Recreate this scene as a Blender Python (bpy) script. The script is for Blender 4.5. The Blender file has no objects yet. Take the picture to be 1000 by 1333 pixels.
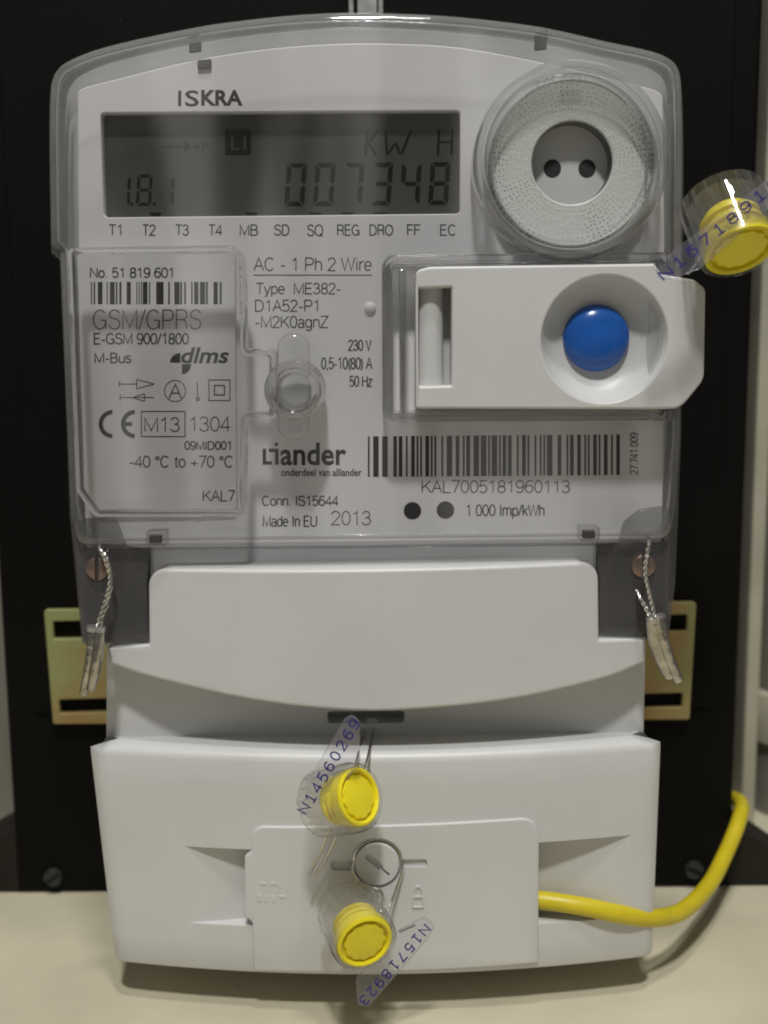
import bpy, bmesh, math, random
from mathutils import Vector, Matrix
random.seed(7)
R = math.radians
S = 0.001                                   # all lengths below are millimetres
scene = bpy.context.scene
COL = scene.collection

# ------------------------------------------------------------------ camera
FPX, DIST, HCAM = 1500.0, 250.0, 149.8      # focal length in photo pixels, mm from the label, mm above the shelf
PITCH, ROLL = R(8.5), R(0.5)
F_ = Vector((0, math.cos(PITCH), -math.sin(PITCH)))
R0, U0 = Vector((1, 0, 0)), Vector((0, math.sin(PITCH), math.cos(PITCH)))
CR = R0*math.cos(ROLL) - U0*math.sin(ROLL)
CU = R0*math.sin(ROLL) + U0*math.cos(ROLL)
CPOS = Vector((0, -DIST, HCAM))
cam_d = bpy.data.cameras.new('camera')
cam = bpy.data.objects.new('camera', cam_d); COL.objects.link(cam)
cam_d.sensor_fit = 'VERTICAL'; cam_d.sensor_height = 24.0; cam_d.lens = 24.0*FPX/1333.0
m = Matrix((CR, CU, -F_)).transposed().to_4x4(); m.translation = CPOS*S
cam.matrix_world = m
cam_d.clip_start = 0.01; cam_d.clip_end = 50
cam_d.dof.use_dof = True; cam_d.dof.focus_distance = 0.240; cam_d.dof.aperture_fstop = 8.0
scene.camera = cam

# ------------------------------------------------------------------ light
w = bpy.data.worlds.new('World'); scene.world = w; w.use_nodes = True
bg = w.node_tree.nodes['Background']; bg.inputs[0].default_value = (1.0, 0.975, 0.93, 1); bg.inputs[1].default_value = 0.10
WOFF = 1.5
wn, wl = w.node_tree.nodes, w.node_tree.links      # made-up room light: upright noise bands added for streaky reflections
wtc = wn.new('ShaderNodeTexCoord'); wsp = wn.new('ShaderNodeSeparateXYZ'); wl.new(wtc.outputs['Generated'], wsp.inputs[0])
wat = wn.new('ShaderNodeMath'); wat.operation = 'ARCTAN2'; wl.new(wsp.outputs['X'], wat.inputs[0]); wl.new(wsp.outputs['Y'], wat.inputs[1])
wab = wn.new('ShaderNodeMath'); wab.operation = 'ABSOLUTE'; wl.new(wat.outputs[0], wab.inputs[0])
wcb = wn.new('ShaderNodeCombineXYZ'); wl.new(wat.outputs[0], wcb.inputs[0]); wl.new(wsp.outputs['Z'], wcb.inputs[1])
wmp = wn.new('ShaderNodeMapping'); wmp.inputs['Scale'].default_value = (17.0, 1.6, 1.0); wmp.inputs['Location'].default_value = (WOFF, 0.0, 0.0); wl.new(wcb.outputs[0], wmp.inputs['Vector'])
wnz = wn.new('ShaderNodeTexNoise'); wnz.inputs['Scale'].default_value = 1.0; wnz.inputs['Detail'].default_value = 1.5; wl.new(wmp.outputs[0], wnz.inputs['Vector'])
wrm = wn.new('ShaderNodeMapRange'); wrm.inputs['From Min'].default_value = 0.44; wrm.inputs['From Max'].default_value = 0.56
wrm.inputs['To Min'].default_value = 0.015; wrm.inputs['To Max'].default_value = 0.30
wl.new(wnz.outputs['Fac'], wrm.inputs['Value']); wl.new(wrm.outputs[0], bg.inputs[1])
for loc, en in (((-0.03, -0.80, 1.45), 15.8), ((0.06, -0.42, 1.55), 6.2)):      # two ceiling spots, behind and above the camera
    ld = bpy.data.lights.new('ceiling_lamp', 'AREA'); ld.shape = 'DISK'; ld.size = 0.12
    ld.energy = en; ld.color = (1.0, 0.99, 0.96)
    lamp = bpy.data.objects.new('ceiling_lamp', ld); COL.objects.link(lamp); lamp.location = loc
    lamp.rotation_euler = (Vector((0, 0, 0.12)) - lamp.location).to_track_quat('-Z', 'Y').to_euler()
vs = scene.view_settings
vs.view_transform = 'Standard'; vs.look = 'None'; vs.gamma = 1; vs.use_curve_mapping = False; vs.exposure = 0.0
cy = scene.cycles
cy.use_denoising = True; cy.filter_width = 1.9
cy.max_bounces = 20; cy.transparent_max_bounces = 32; cy.transmission_bounces = 14; cy.glossy_bounces = 6
cy.sample_clamp_indirect = 6.0

# ------------------------------------------------------------------ pixel -> place
def ray(u, v):
    return F_ + CR*((u-500.0)/FPX) + CU*((666.5-v)/FPX)
def P(u, v, y):
    d = ray(u, v); t = (y+DIST)/d.y
    return CPOS + d*t
def on_shelf(u, v):
    d = ray(u, v); return CPOS + d*(-HCAM/d.z)

# ------------------------------------------------------------------ materials
def new_mat(name):
    mt = bpy.data.materials.new(name); mt.use_nodes = True
    nt = mt.node_tree; nt.nodes.clear()
    out = nt.nodes.new('ShaderNodeOutputMaterial')
    return mt, nt, out
def principled(name, col, rough=0.5, metal=0.0, var=0.05, vscale=60.0, bump=0.0, bscale=900.0, col2=None, spec=0.5, rvar=0.08, sss=0.0, thresh=None, specks=None):
    mt, nt, out = new_mat(name); N = nt.nodes; L = nt.links
    b = N.new('ShaderNodeBsdfPrincipled'); L.new(b.outputs[0], out.inputs[0])
    tc = N.new('ShaderNodeTexCoord')
    nz = N.new('ShaderNodeTexNoise'); nz.inputs['Scale'].default_value = vscale; nz.inputs['Detail'].default_value = 6
    L.new(tc.outputs['Object'], nz.inputs['Vector'])
    ramp = N.new('ShaderNodeValToRGB')
    lo, hi = thresh or (0.3, 0.7)
    ramp.color_ramp.elements[0].position = lo; ramp.color_ramp.elements[1].position = hi
    c2 = col2 or tuple(c*(1-2*var) for c in col)
    ramp.color_ramp.elements[0].color = (*c2, 1); ramp.color_ramp.elements[1].color = (*col, 1)
    L.new(nz.outputs['Fac'], ramp.inputs[0]); L.new(ramp.outputs[0], b.inputs['Base Color'])
    if specks:                                   # scattered grains of dirt or dust
        scol, sscale, srad, share = specks
        vo = N.new('ShaderNodeTexVoronoi'); vo.inputs['Scale'].default_value = sscale; L.new(tc.outputs['Object'], vo.inputs['Vector'])
        sx = N.new('ShaderNodeSeparateXYZ'); L.new(vo.outputs['Color'], sx.inputs[0])
        g1 = N.new('ShaderNodeMath'); g1.operation = 'GREATER_THAN'; g1.inputs[1].default_value = 1-share; L.new(sx.outputs[0], g1.inputs[0])
        g2 = N.new('ShaderNodeMath'); g2.operation = 'LESS_THAN'; g2.inputs[1].default_value = srad; L.new(vo.outputs['Distance'], g2.inputs[0])
        g3 = N.new('ShaderNodeMath'); g3.operation = 'MULTIPLY'; L.new(g1.outputs[0], g3.inputs[0]); L.new(g2.outputs[0], g3.inputs[1])
        g4 = N.new('ShaderNodeMath'); g4.operation = 'MULTIPLY'; g4.inputs[1].default_value = 0.6; L.new(g3.outputs[0], g4.inputs[0])
        mx = N.new('ShaderNodeMix'); mx.data_type = 'RGBA'; mx.inputs[7].default_value = (*scol, 1)
        L.new(g4.outputs[0], mx.inputs[0]); L.new(ramp.outputs[0], mx.inputs[6]); L.new(mx.outputs[2], b.inputs['Base Color'])
    mr = N.new('ShaderNodeMapRange'); mr.inputs['To Min'].default_value = max(0, rough-rvar); mr.inputs['To Max'].default_value = min(1, rough+rvar)
    L.new(nz.outputs['Fac'], mr.inputs['Value']); L.new(mr.outputs[0], b.inputs['Roughness'])
    b.inputs['Metallic'].default_value = metal; b.inputs['Specular IOR Level'].default_value = spec
    if sss: b.inputs['Subsurface Weight'].default_value = sss; b.inputs['Subsurface Radius'].default_value = (0.001,)*3
    if bump:
        n2 = N.new('ShaderNodeTexNoise'); n2.inputs['Scale'].default_value = bscale; n2.inputs['Detail'].default_value = 3
        L.new(tc.outputs['Object'], n2.inputs['Vector'])
        bp = N.new('ShaderNodeBump'); bp.inputs['Strength'].default_value = bump; bp.inputs['Distance'].default_value = 0.0004
        L.new(n2.outputs['Fac'], bp.inputs['Height']); L.new(bp.outputs[0], b.inputs['Normal'])
    return mt
def clear(name, tint=(0.985, 0.985, 0.985), haze=0.05, hazecol=(0.6, 0.6, 0.6), rough=0.06, ior=1.49, gloss=1.0, edge=0.35):
    """moulded clear plastic: see-through, Fresnel gloss, a little milky, darker where the path through it is long"""
    mt, nt, out = new_mat(name); N = nt.nodes; L = nt.links
    tr = N.new('ShaderNodeBsdfTransparent'); gl = N.new('ShaderNodeBsdfGlossy'); df = N.new('ShaderNodeBsdfDiffuse')
    gl.inputs['Roughness'].default_value = rough; gl.inputs['Color'].default_value = (1, 1, 1, 1)
    df.inputs['Color'].default_value = (*hazecol, 1)
    lw = N.new('ShaderNodeLayerWeight'); lw.inputs[0].default_value = 0.25
    mc = N.new('ShaderNodeMix'); mc.data_type = 'RGBA'
    mc.inputs[6].default_value = (*tint, 1); mc.inputs[7].default_value = tuple(c*edge for c in tint)+(1,)
    pw = N.new('ShaderNodeMath'); pw.operation = 'POWER'; pw.inputs[1].default_value = 3.0
    lw.inputs[0].default_value = 0.5
    L.new(lw.outputs['Facing'], pw.inputs[0]); L.new(pw.outputs[0], mc.inputs[0]); L.new(mc.outputs[2], tr.inputs['Color'])
    m1 = N.new('ShaderNodeMixShader'); m1.inputs[0].default_value = haze
    tc = N.new('ShaderNodeTexCoord'); nz = N.new('ShaderNodeTexNoise'); nz.inputs['Scale'].default_value = 55; nz.inputs['Detail'].default_value = 5
    L.new(tc.outputs['Object'], nz.inputs['Vector'])
    mr = N.new('ShaderNodeMapRange'); mr.inputs['From Min'].default_value = 0.3; mr.inputs['From Max'].default_value = 0.7
    mr.inputs['To Min'].default_value = haze*0.6; mr.inputs['To Max'].default_value = haze*1.4
    L.new(nz.outputs['Fac'], mr.inputs['Value']); L.new(mr.outputs[0], m1.inputs[0])
    L.new(tr.outputs[0], m1.inputs[1]); L.new(df.outputs[0], m1.inputs[2])
    p5 = N.new('ShaderNodeMath'); p5.operation = 'POWER'; p5.inputs[1].default_value = 5.0
    L.new(lw.outputs['Facing'], p5.inputs[0])
    mu = N.new('ShaderNodeMapRange'); mu.inputs['To Min'].default_value = 0.04*gloss; mu.inputs['To Max'].default_value = 0.95*gloss
    L.new(p5.outputs[0], mu.inputs['Value'])
    m2 = N.new('ShaderNodeMixShader'); L.new(mu.outputs[0], m2.inputs[0])
    L.new(m1.outputs[0], m2.inputs[1]); L.new(gl.outputs[0], m2.inputs[2])
    L.new(m2.outputs[0], out.inputs[0])
    return mt
def glass(name, col=(0.93, 0.93, 0.93), rough=0.02):
    mt, nt, out = new_mat(name)
    g = nt.nodes.new('ShaderNodeBsdfGlass'); g.inputs['Color'].default_value = (*col, 1)
    g.inputs['Roughness'].default_value = rough; g.inputs['IOR'].default_value = 1.49
    nt.links.new(g.outputs[0], out.inputs[0]); return mt
M = {}
M['white'] = principled('white_abs', (0.605, 0.605, 0.595), 0.38, var=0.04, vscale=35, bump=0.12, bscale=5200)
M['panel'] = principled('label_white', (0.79, 0.78, 0.79), 0.5, var=0.02, vscale=30)
M['module'] = principled('module_white', (0.83, 0.82, 0.83), 0.5, var=0.02, vscale=30)
M['dark'] = principled('dark_grey_plastic', (0.045, 0.042, 0.042), 0.5, var=0.1)
M['black'] = principled('black_void', (0.008, 0.008, 0.008), 0.8)
M['ink'] = principled('black_ink', (0.022, 0.02, 0.022), 0.6)
M['ink_grey'] = principled('grey_ink', (0.06, 0.055, 0.055), 0.6)
M['purple'] = principled('purple_ink', (0.035, 0.02, 0.20), 0.6)
M['lcd'] = principled('lcd', (0.125, 0.124, 0.102), 0.5, var=0.06, vscale=20, spec=0.15)
M['lcd_seg'] = principled('lcd_segment', (0.003, 0.003, 0.003), 0.5, spec=0.1)
M['lcd_seg2'] = principled('lcd_segment_faint', (0.022, 0.022, 0.018), 0.5, spec=0.1)
M['blue'] = principled('blue_button', (0.012, 0.10, 0.42), 0.2, var=0.05)
M['yellow'] = principled('yellow_rotor', (0.86, 0.73, 0.02), 0.32, var=0.06, vscale=200, sss=0.1)
M['cable'] = principled('yellow_pvc', (0.64, 0.515, 0.015), 0.42, var=0.07, vscale=120)
M['cream'] = principled('cream_paint', (0.62, 0.57, 0.42), 0.55, var=0.10, vscale=22, bump=0.35, bscale=160, specks=((0.16, 0.12, 0.08), 170, 0.07, 0.06))
M['board'] = principled('black_board', (0.0045, 0.0038, 0.0032), 0.6, var=0.2, vscale=25, bump=0.15, bscale=700, spec=0.10, specks=((0.05, 0.05, 0.045), 300, 0.06, 0.05))
M['dark_strip'] = principled('dark_brown', (0.016, 0.012, 0.009), 0.6, var=0.2, spec=0.25)
M['zinc'] = principled('yellow_zinc', (0.30, 0.31, 0.13), 0.5, metal=0.3, col2=(0.32, 0.21, 0.08), vscale=38, thresh=(0.40, 0.56))
M['steel'] = principled('galvanised_steel', (0.62, 0.62, 0.60), 0.38, metal=0.9, var=0.12, vscale=400)
M['alu'] = principled('crimp_metal', (0.62, 0.59, 0.54), 0.2, metal=1.0, vscale=260, bump=0.35, bscale=600, col2=(0.26, 0.23, 0.18))
M['wire'] = principled('twisted_wire', (0.72, 0.70, 0.66), 0.25, metal=1.0, var=0.1)
M['brass'] = principled('brown_screw', (0.30, 0.215, 0.18), 0.35, metal=0.75, var=0.15, vscale=300)
M['bscrew'] = principled('dark_screw', (0.055, 0.055, 0.055), 0.45, metal=0.6, var=0.2)
M['pipe'] = principled('grey_pipe', (0.20, 0.19, 0.16), 0.5, var=0.1, vscale=30)
M['trim'] = principled('pale_trim', (0.42, 0.40, 0.31), 0.5, var=0.08)
M['wall'] = principled('wall_paint', (0.09, 0.085, 0.07), 0.7, var=0.1)
M['clear'] = clear('clear_plastic', haze=0.006, rough=0.02, gloss=1.6)
M['clearrim'] = clear('clear_plastic_rim', tint=(0.90, 0.90, 0.90), haze=0.10, hazecol=(0.42, 0.41, 0.41), rough=0.12)
M['smoke'] = clear('clear_plastic_frosted', tint=(0.8, 0.8, 0.8), haze=0.20, hazecol=(0.22, 0.21, 0.21), rough=0.15)
M['sealclear'] = clear('seal_clear', tint=(0.985, 0.985, 0.98), haze=0.03, rough=0.04, edge=0.35, gloss=1.4)
M['flag'] = clear('seal_flag', tint=(0.95, 0.95, 0.97), haze=0.07, hazecol=(0.60, 0.58, 0.66), rough=0.08)
M['clearring'] = clear('clear_ring', tint=(0.97, 0.97, 0.97), haze=0.05, rough=0.04, edge=0.25, gloss=1.3)
M['sleeve'] = principled('port_sleeve', (0.13, 0.13, 0.13), 0.5)
M['clipgrey'] = principled('grey_clip', (0.14, 0.135, 0.13), 0.5)
M['glass'] = glass('refracting_plastic')
def disc_material():
    mt, nt, out = new_mat('perforated_disc'); N = nt.nodes; L = nt.links
    b = N.new('ShaderNodeBsdfPrincipled'); L.new(b.outputs[0], out.inputs[0])
    tc = N.new('ShaderNodeTexCoord')
    vo = N.new('ShaderNodeTexVoronoi'); vo.voronoi_dimensions = '2D'; vo.inputs['Scale'].default_value = 1.0; vo.inputs['Randomness'].default_value = 0.42
    pc_ = P(745, 212, -5)*S                       # dots in rings about the middle of the port
    sp = N.new('ShaderNodeSeparateXYZ'); L.new(tc.outputs['Object'], sp.inputs[0])
    def mth(op, a, b=None):
        n = N.new('ShaderNodeMath'); n.operation = op
        for k, v in enumerate((a, b)):
            if v is None: continue
            if isinstance(v, (int, float)): n.inputs[k].default_value = v
            else: L.new(v, n.inputs[k])
        return n.outputs[0]
    dx = mth('SUBTRACT', sp.outputs['X'], pc_.x); dz = mth('SUBTRACT', sp.outputs['Z'], pc_.z)
    th_ = mth('MULTIPLY', mth('ARCTAN2', dz, dx), 84/(2*math.pi))
    rr_ = mth('MULTIPLY', mth('SQRT', mth('ADD', mth('MULTIPLY', dx, dx), mth('MULTIPLY', dz, dz))), 1/0.00088)
    cb = N.new('ShaderNodeCombineXYZ'); L.new(th_, cb.inputs[0]); L.new(rr_, cb.inputs[1]); L.new(cb.outputs[0], vo.inputs['Vector'])
    nz = N.new('ShaderNodeTexNoise'); nz.inputs['Scale'].default_value = 130; nz.inputs['Detail'].default_value = 4
    L.new(tc.outputs['Object'], nz.inputs['Vector'])
    th = N.new('ShaderNodeMapRange'); th.inputs['From Min'].default_value = 0.35; th.inputs['From Max'].default_value = 0.65
    th.inputs['To Min'].default_value = 0.08; th.inputs['To Max'].default_value = 0.21
    L.new(nz.outputs['Fac'], th.inputs['Value'])
    lt = N.new('ShaderNodeMath'); lt.operation = 'LESS_THAN'
    L.new(vo.outputs['Distance'], lt.inputs[0]); L.new(th.outputs[0], lt.inputs[1])
    mx = N.new('ShaderNodeMix'); mx.data_type = 'RGBA'
    mx.inputs[6].default_value = (0.54, 0.57, 0.54, 1); mx.inputs[7].default_value = (0.20, 0.21, 0.20, 1)
    L.new(lt.outputs[0], mx.inputs[0]); L.new(mx.outputs[2], b.inputs['Base Color'])
    b.inputs['Roughness'].default_value = 0.5; b.inputs['Metallic'].default_value = 0.15
    n2 = N.new('ShaderNodeTexNoise'); n2.inputs['Scale'].default_value = 1500
    L.new(tc.outputs['Object'], n2.inputs['Vector'])
    bp = N.new('ShaderNodeBump'); bp.inputs['Strength'].default_value = 0.3; bp.inputs['Distance'].default_value = 0.0003
    L.new(n2.outputs['Fac'], bp.inputs['Height']); L.new(bp.outputs[0], b.inputs['Normal'])
    return mt
M['disc'] = disc_material()

# ------------------------------------------------------------------ mesh helpers
def link(name, me, mat, parent=None, angle=35):
    if mat: me.materials.clear(); me.materials.append(M[mat] if isinstance(mat, str) else mat)
    if angle is not None and len(me.polygons):
        me.polygons.foreach_set('use_smooth', [True]*len(me.polygons)); me.set_sharp_from_angle(angle=R(angle))
    o = bpy.data.objects.new(name, me); COL.objects.link(o)
    if parent:
        o.parent = parent
        if parent.type == 'EMPTY': o.location = -parent.location
    return o
def root(name, label, cat, at=(0, 0, 0), group=None):
    o = bpy.data.objects.new(name, None); COL.objects.link(o); o.empty_display_size = 0.01
    o.location = Vector(at)*S; o['label'] = label; o['category'] = cat
    if group: o['group'] = group
    return o
def tag(o, label, cat, group=None):
    o['label'] = label; o['category'] = cat
    if group: o['group'] = group
    return o
def mk(name, verts, faces, mat, parent=None, angle=35):
    me = bpy.data.meshes.new(name); me.from_pydata([tuple(Vector(v)*S) for v in verts], [], faces); me.validate()
    bm = bmesh.new(); bm.from_mesh(me); bmesh.ops.recalc_face_normals(bm, faces=bm.faces); bm.to_mesh(me); bm.free()
    return link(name, me, mat, parent, angle)
def rpoly(pts, seg=6):
    out = []; n = len(pts)
    for i, p in enumerate(pts):
        r = p[2] if len(p) > 2 else 0
        c = Vector(p[:2])
        if r <= 0: out.append(tuple(c)); continue
        a = (Vector(pts[i-1][:2])-c); b = (Vector(pts[(i+1) % n][:2])-c)
        la, lb = a.length, b.length; a.normalize(); b.normalize()
        ang = a.angle(b); d = min(r/math.tan(ang/2), la*0.49, lb*0.49); rr = d*math.tan(ang/2)
        cc = c + (a+b).normalized()*(rr/math.sin(ang/2))
        s = c+a*d-cc; e = c+b*d-cc
        tot = s.angle(e); sg = 1 if s.x*e.y-s.y*e.x > 0 else -1
        for k in range(seg+1):
            t = sg*tot*k/seg
            out.append((cc.x+s.x*math.cos(t)-s.y*math.sin(t), cc.y+s.x*math.sin(t)+s.y*math.cos(t)))
    return out
def catmull(pts, k=6, closed=False):
    pts = [Vector(p) for p in pts]; n = len(pts); out = []
    rng = range(n if closed else n-1)
    for i in rng:
        p0 = pts[i-1] if (closed or i > 0) else pts[0]*2-pts[1]
        p1, p2 = pts[i], pts[(i+1) % n]
        p3 = pts[(i+2) % n] if (closed or i+2 < n) else pts[-1]*2-pts[-2]
        for j in range(k):
            t = j/k
            out.append(0.5*((2*p1)+(p2-p0)*t+(2*p0-5*p1+4*p2-p3)*t*t+(3*p1-p0-3*p2+p3)*t**3))
    if not closed: out.append(pts[-1])
    return out
def px(pts, y): return [(p.x, p.z) for p in (P(a[0], a[1], y) for a in pts)]
def circ(c, r, n=40, a0=0.0): return [(c[0]+r*math.cos(a0+2*math.pi*i/n), c[1]+r*math.sin(a0+2*math.pi*i/n)) for i in range(n)]
def inset(pts, d):
    n = len(pts); V = [Vector(p) for p in pts]
    area = sum(V[i].x*V[(i+1) % n].y-V[(i+1) % n].x*V[i].y for i in range(n)); sg = 1 if area > 0 else -1
    out = []
    for i in range(n):
        e1 = (V[i]-V[i-1]); e2 = (V[(i+1) % n]-V[i])
        if e1.length < 1e-6: e1 = e2
        if e2.length < 1e-6: e2 = e1
        e1 = e1.normalized(); e2 = e2.normalized()
        n1 = Vector((-e1.y, e1.x))*sg; n2 = Vector((-e2.y, e2.x))*sg
        b = (n1+n2); b = b.normalized() if b.length > 1e-6 else n1
        out.append(tuple(V[i]+b*(d/max(0.45, b.dot(n1)))))
    return out
def clean(pts, eps=0.02):
    out = []
    for p in pts:
        if not out or (Vector(p)-Vector(out[-1])).length > eps: out.append(p)
    if (Vector(out[0])-Vector(out[-1])).length < eps: out.pop()
    return out
def prism_mesh(splines, y0, y1, bevel=0.0, bres=2):
    """flat outline(s) in (x,z) mm, holes allowed, from front y0 to back y1"""
    cu = bpy.data.curves.new('c', 'CURVE'); cu.dimensions = '2D'; cu.fill_mode = 'BOTH'
    cu.extrude = max(0.0, ((y1-y0)/2-bevel)); cu.bevel_depth = bevel; cu.bevel_resolution = bres; cu.offset = -bevel
    for sp in splines:
        sp = clean(sp)
        s = cu.splines.new('POLY'); s.points.add(len(sp)-1); s.use_cyclic_u = True
        for i, p in enumerate(sp): s.points[i].co = (p[0], p[1], 0, 1)
    o = bpy.data.objects.new('c', cu); COL.objects.link(o)
    dg = bpy.context.evaluated_depsgraph_get(); dg.update()
    me = bpy.data.meshes.new_from_object(o.evaluated_get(dg))
    bpy.data.objects.remove(o); bpy.data.curves.remove(cu)
    mid = (y0+y1)/2
    for v in me.vertices: v.co = Vector((v.co.x, mid-v.co.z, v.co.y))*S
    bm = bmesh.new(); bm.from_mesh(me); bmesh.ops.remove_doubles(bm, verts=bm.verts, dist=2e-6)
    bmesh.ops.recalc_face_normals(bm, faces=bm.faces); bm.to_mesh(me); bm.free()
    return me
def flat_caps(me):
    """keep the flat front and back of a plate flat where they meet a rounded edge"""
    bm = bmesh.new(); bm.from_mesh(me)
    for e in bm.edges:
        c = [abs(f.normal.y) > 0.9995 for f in e.link_faces]
        if any(c) and not all(c): e.smooth = False
    bm.to_mesh(me); bm.free()
def prism(name, splines, y0, y1, mat, parent=None, bevel=0.0, bres=2, angle=35):
    me = prism_mesh(splines, y0, y1, bevel, bres); me.name = name
    o = link(name, me, mat, parent, angle)
    flat_caps(me)
    return o
def pxprism(name, pts, y0, y1, mat, parent=None, bevel=0.0, yp=None, holes=(), seg=6, **k):
    yp = y0 if yp is None else yp
    return prism(name, [px(rpoly(pts, seg), yp)]+[px(rpoly(h, seg), yp) for h in holes], y0, y1, mat, parent, bevel, **k)
def loft(name, rings, mat, parent=None, cap=(False, False), closed=True, angle=35):
    n = len(rings[0]); verts = [v for r in rings for v in r]; faces = []
    for i in range(len(rings)-1):
        for j in range(n if closed else n-1):
            a, b = i*n+j, i*n+(j+1) % n
            faces.append((a, b, b+n, a+n))
    if cap[0]: faces.append(tuple(range(n))[::-1])
    if cap[1]: faces.append(tuple(range((len(rings)-1)*n, len(rings)*n)))
    return mk(name, verts, faces, mat, parent, angle)
def frame(axis, hint=Vector((0, 0, 1))):
    a = Vector(axis).normalized()
    if abs(a.dot(hint)) > 0.95: hint = Vector((1, 0, 0))
    e1 = hint.cross(a).normalized(); e2 = a.cross(e1).normalized()
    return a, e1, e2
def lathe(name, prof, c, axis, mat, parent=None, n=48, rf=None, angle=35, cap=(True, True)):
    a, e1, e2 = frame(axis); c = Vector(c); rings = []
    for k, (r, h) in enumerate(prof):
        ring = []
        for i in range(n):
            t = 2*math.pi*i/n; rr = rf(k, t, r) if rf else r
            ring.append(c+a*h+(e1*math.cos(t)+e2*math.sin(t))*max(rr, 1e-4))
        rings.append(ring)
    return loft(name, rings, mat, parent, cap, True, angle)
def tube_rings(path, rad, n=10):
    path = [Vector(p) for p in path]; rings = []; prev = None
    for i, p in enumerate(path):
        t = (path[min(i+1, len(path)-1)]-path[max(i-1, 0)]).normalized()
        if prev is None: _, e1, e2 = frame(t)
        else:
            e1 = prev-t*prev.dot(t); e1.normalize(); e2 = t.cross(e1)
        prev = e1
        rr = rad(i/(len(path)-1)) if callable(rad) else rad
        if not isinstance(rr, tuple): rr = (rr, rr)
        rings.append([p+e1*(math.cos(2*math.pi*j/n)*rr[0])+e2*(math.sin(2*math.pi*j/n)*rr[1]) for j in range(n)])
    return rings
def tube(name, path, rad, mat, parent=None, n=10, k=6, smooth=True):
    pts = catmull(path, k) if smooth else path
    return loft(name, tube_rings(pts, rad, n), mat, parent, (True, True))
def strands(name, path, r, pitch, mat, parent=None, k=10, n=7):
    """two wires twisted round each other along a path"""
    pts = [Vector(p) for p in catmull(path, k)]; verts = []; faces = []
    L = [0]
    for i in range(1, len(pts)): L.append(L[-1]+(pts[i]-pts[i-1]).length)
    tot = L[-1]; N = max(12, int(tot/pitch*8)); cl = []
    j = 0
    for i in range(N+1):
        s = tot*i/N
        while j < len(L)-2 and L[j+1] < s: j += 1
        t = (s-L[j])/max(1e-6, L[j+1]-L[j]); cl.append((pts[j].lerp(pts[j+1], min(1, t)), s))
    for ph in (0, math.pi):
        path2 = []
        for i, (p, s) in enumerate(cl):
            t = (cl[min(i+1, N)][0]-cl[max(i-1, 0)][0]).normalized()
            _, e1, e2 = frame(t, Vector((0, 1, 0.01)))
            a = 2*math.pi*s/pitch+ph
            path2.append(p+(e1*math.cos(a)+e2*math.sin(a))*r*0.9)
        rg = tube_rings(path2, r, n); o = len(verts)
        verts += [v for q in rg for v in q]
        for a in range(len(rg)-1):
            for b in range(n):
                faces.append((o+a*n+b, o+a*n+(b+1) % n, o+(a+1)*n+(b+1) % n, o+(a+1)*n+b))
        faces.append(tuple(range(o, o+n))); faces.append(tuple(range(o+(len(rg)-1)*n, o+len(rg)*n)))
    return mk(name, verts, faces, mat, parent)
def box(name, x0, x1, y0, y1, z0, z1, mat, parent=None, bevel=0.0):
    return prism(name, [[(x0, z0), (x1, z0), (x1, z1), (x0, z1)]], y0, y1, mat, parent, bevel)
def cut(o, cutter_me):
    c = bpy.data.objects.new('cutter', cutter_me); COL.objects.link(c)
    md = o.modifiers.new('b', 'BOOLEAN'); md.operation = 'DIFFERENCE'; md.solver = 'EXACT'; md.object = c
    c.matrix_world = o.matrix_world
    if o.parent and o.parent.type == 'EMPTY': c.parent = o.parent; c.location = o.location
    bpy.context.view_layer.update()
    dg = bpy.context.evaluated_depsgraph_get()
    me = bpy.data.meshes.new_from_object(o.evaluated_get(dg)); me.name = o.name
    o.modifiers.clear(); o.data = me; bpy.data.objects.remove(c)
    me.polygons.foreach_set('use_smooth', [True]*len(me.polygons)); me.set_sharp_from_angle(angle=R(35))
# -- flat print
def text_mesh(s, off=0.0, shear=0.0, spacing=1.0):
    cu = bpy.data.curves.new('t', 'FONT'); cu.body = s; cu.size = 1.0; cu.offset = off; cu.shear = shear; cu.resolution_u = 3
    cu.space_character = spacing; cu.fill_mode = 'FRONT'
    o = bpy.data.objects.new('t', cu); COL.objects.link(o)
    dg = bpy.context.evaluated_depsgraph_get(); dg.update()
    me = bpy.data.meshes.new_from_object(o.evaluated_get(dg))
    bpy.data.objects.remove(o); bpy.data.curves.remove(cu)
    return me
def text_quad(name, s, q, mat, parent, off=0.0, shear=0.0, spacing=1.0):
    """lettering stretched over the quad q = bottom-left, bottom-right, top-right, top-left (mm, in the place)"""
    me = text_mesh(s, off, shear, spacing); me.name = name
    xs = [v.co.x for v in me.vertices]; ys = [v.co.y for v in me.vertices]
    x0, x1, y0, y1 = min(xs), max(xs), min(ys), max(ys)
    q = [Vector(p) for p in q]
    for v in me.vertices:
        a = (v.co.x-x0)/(x1-x0); b = (v.co.y-y0)/(y1-y0)
        v.co = ((q[0]*(1-a)+q[1]*a)*(1-b)+(q[3]*(1-a)+q[2]*a)*b)*S
    return link(name, me, mat, parent, None)
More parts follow.
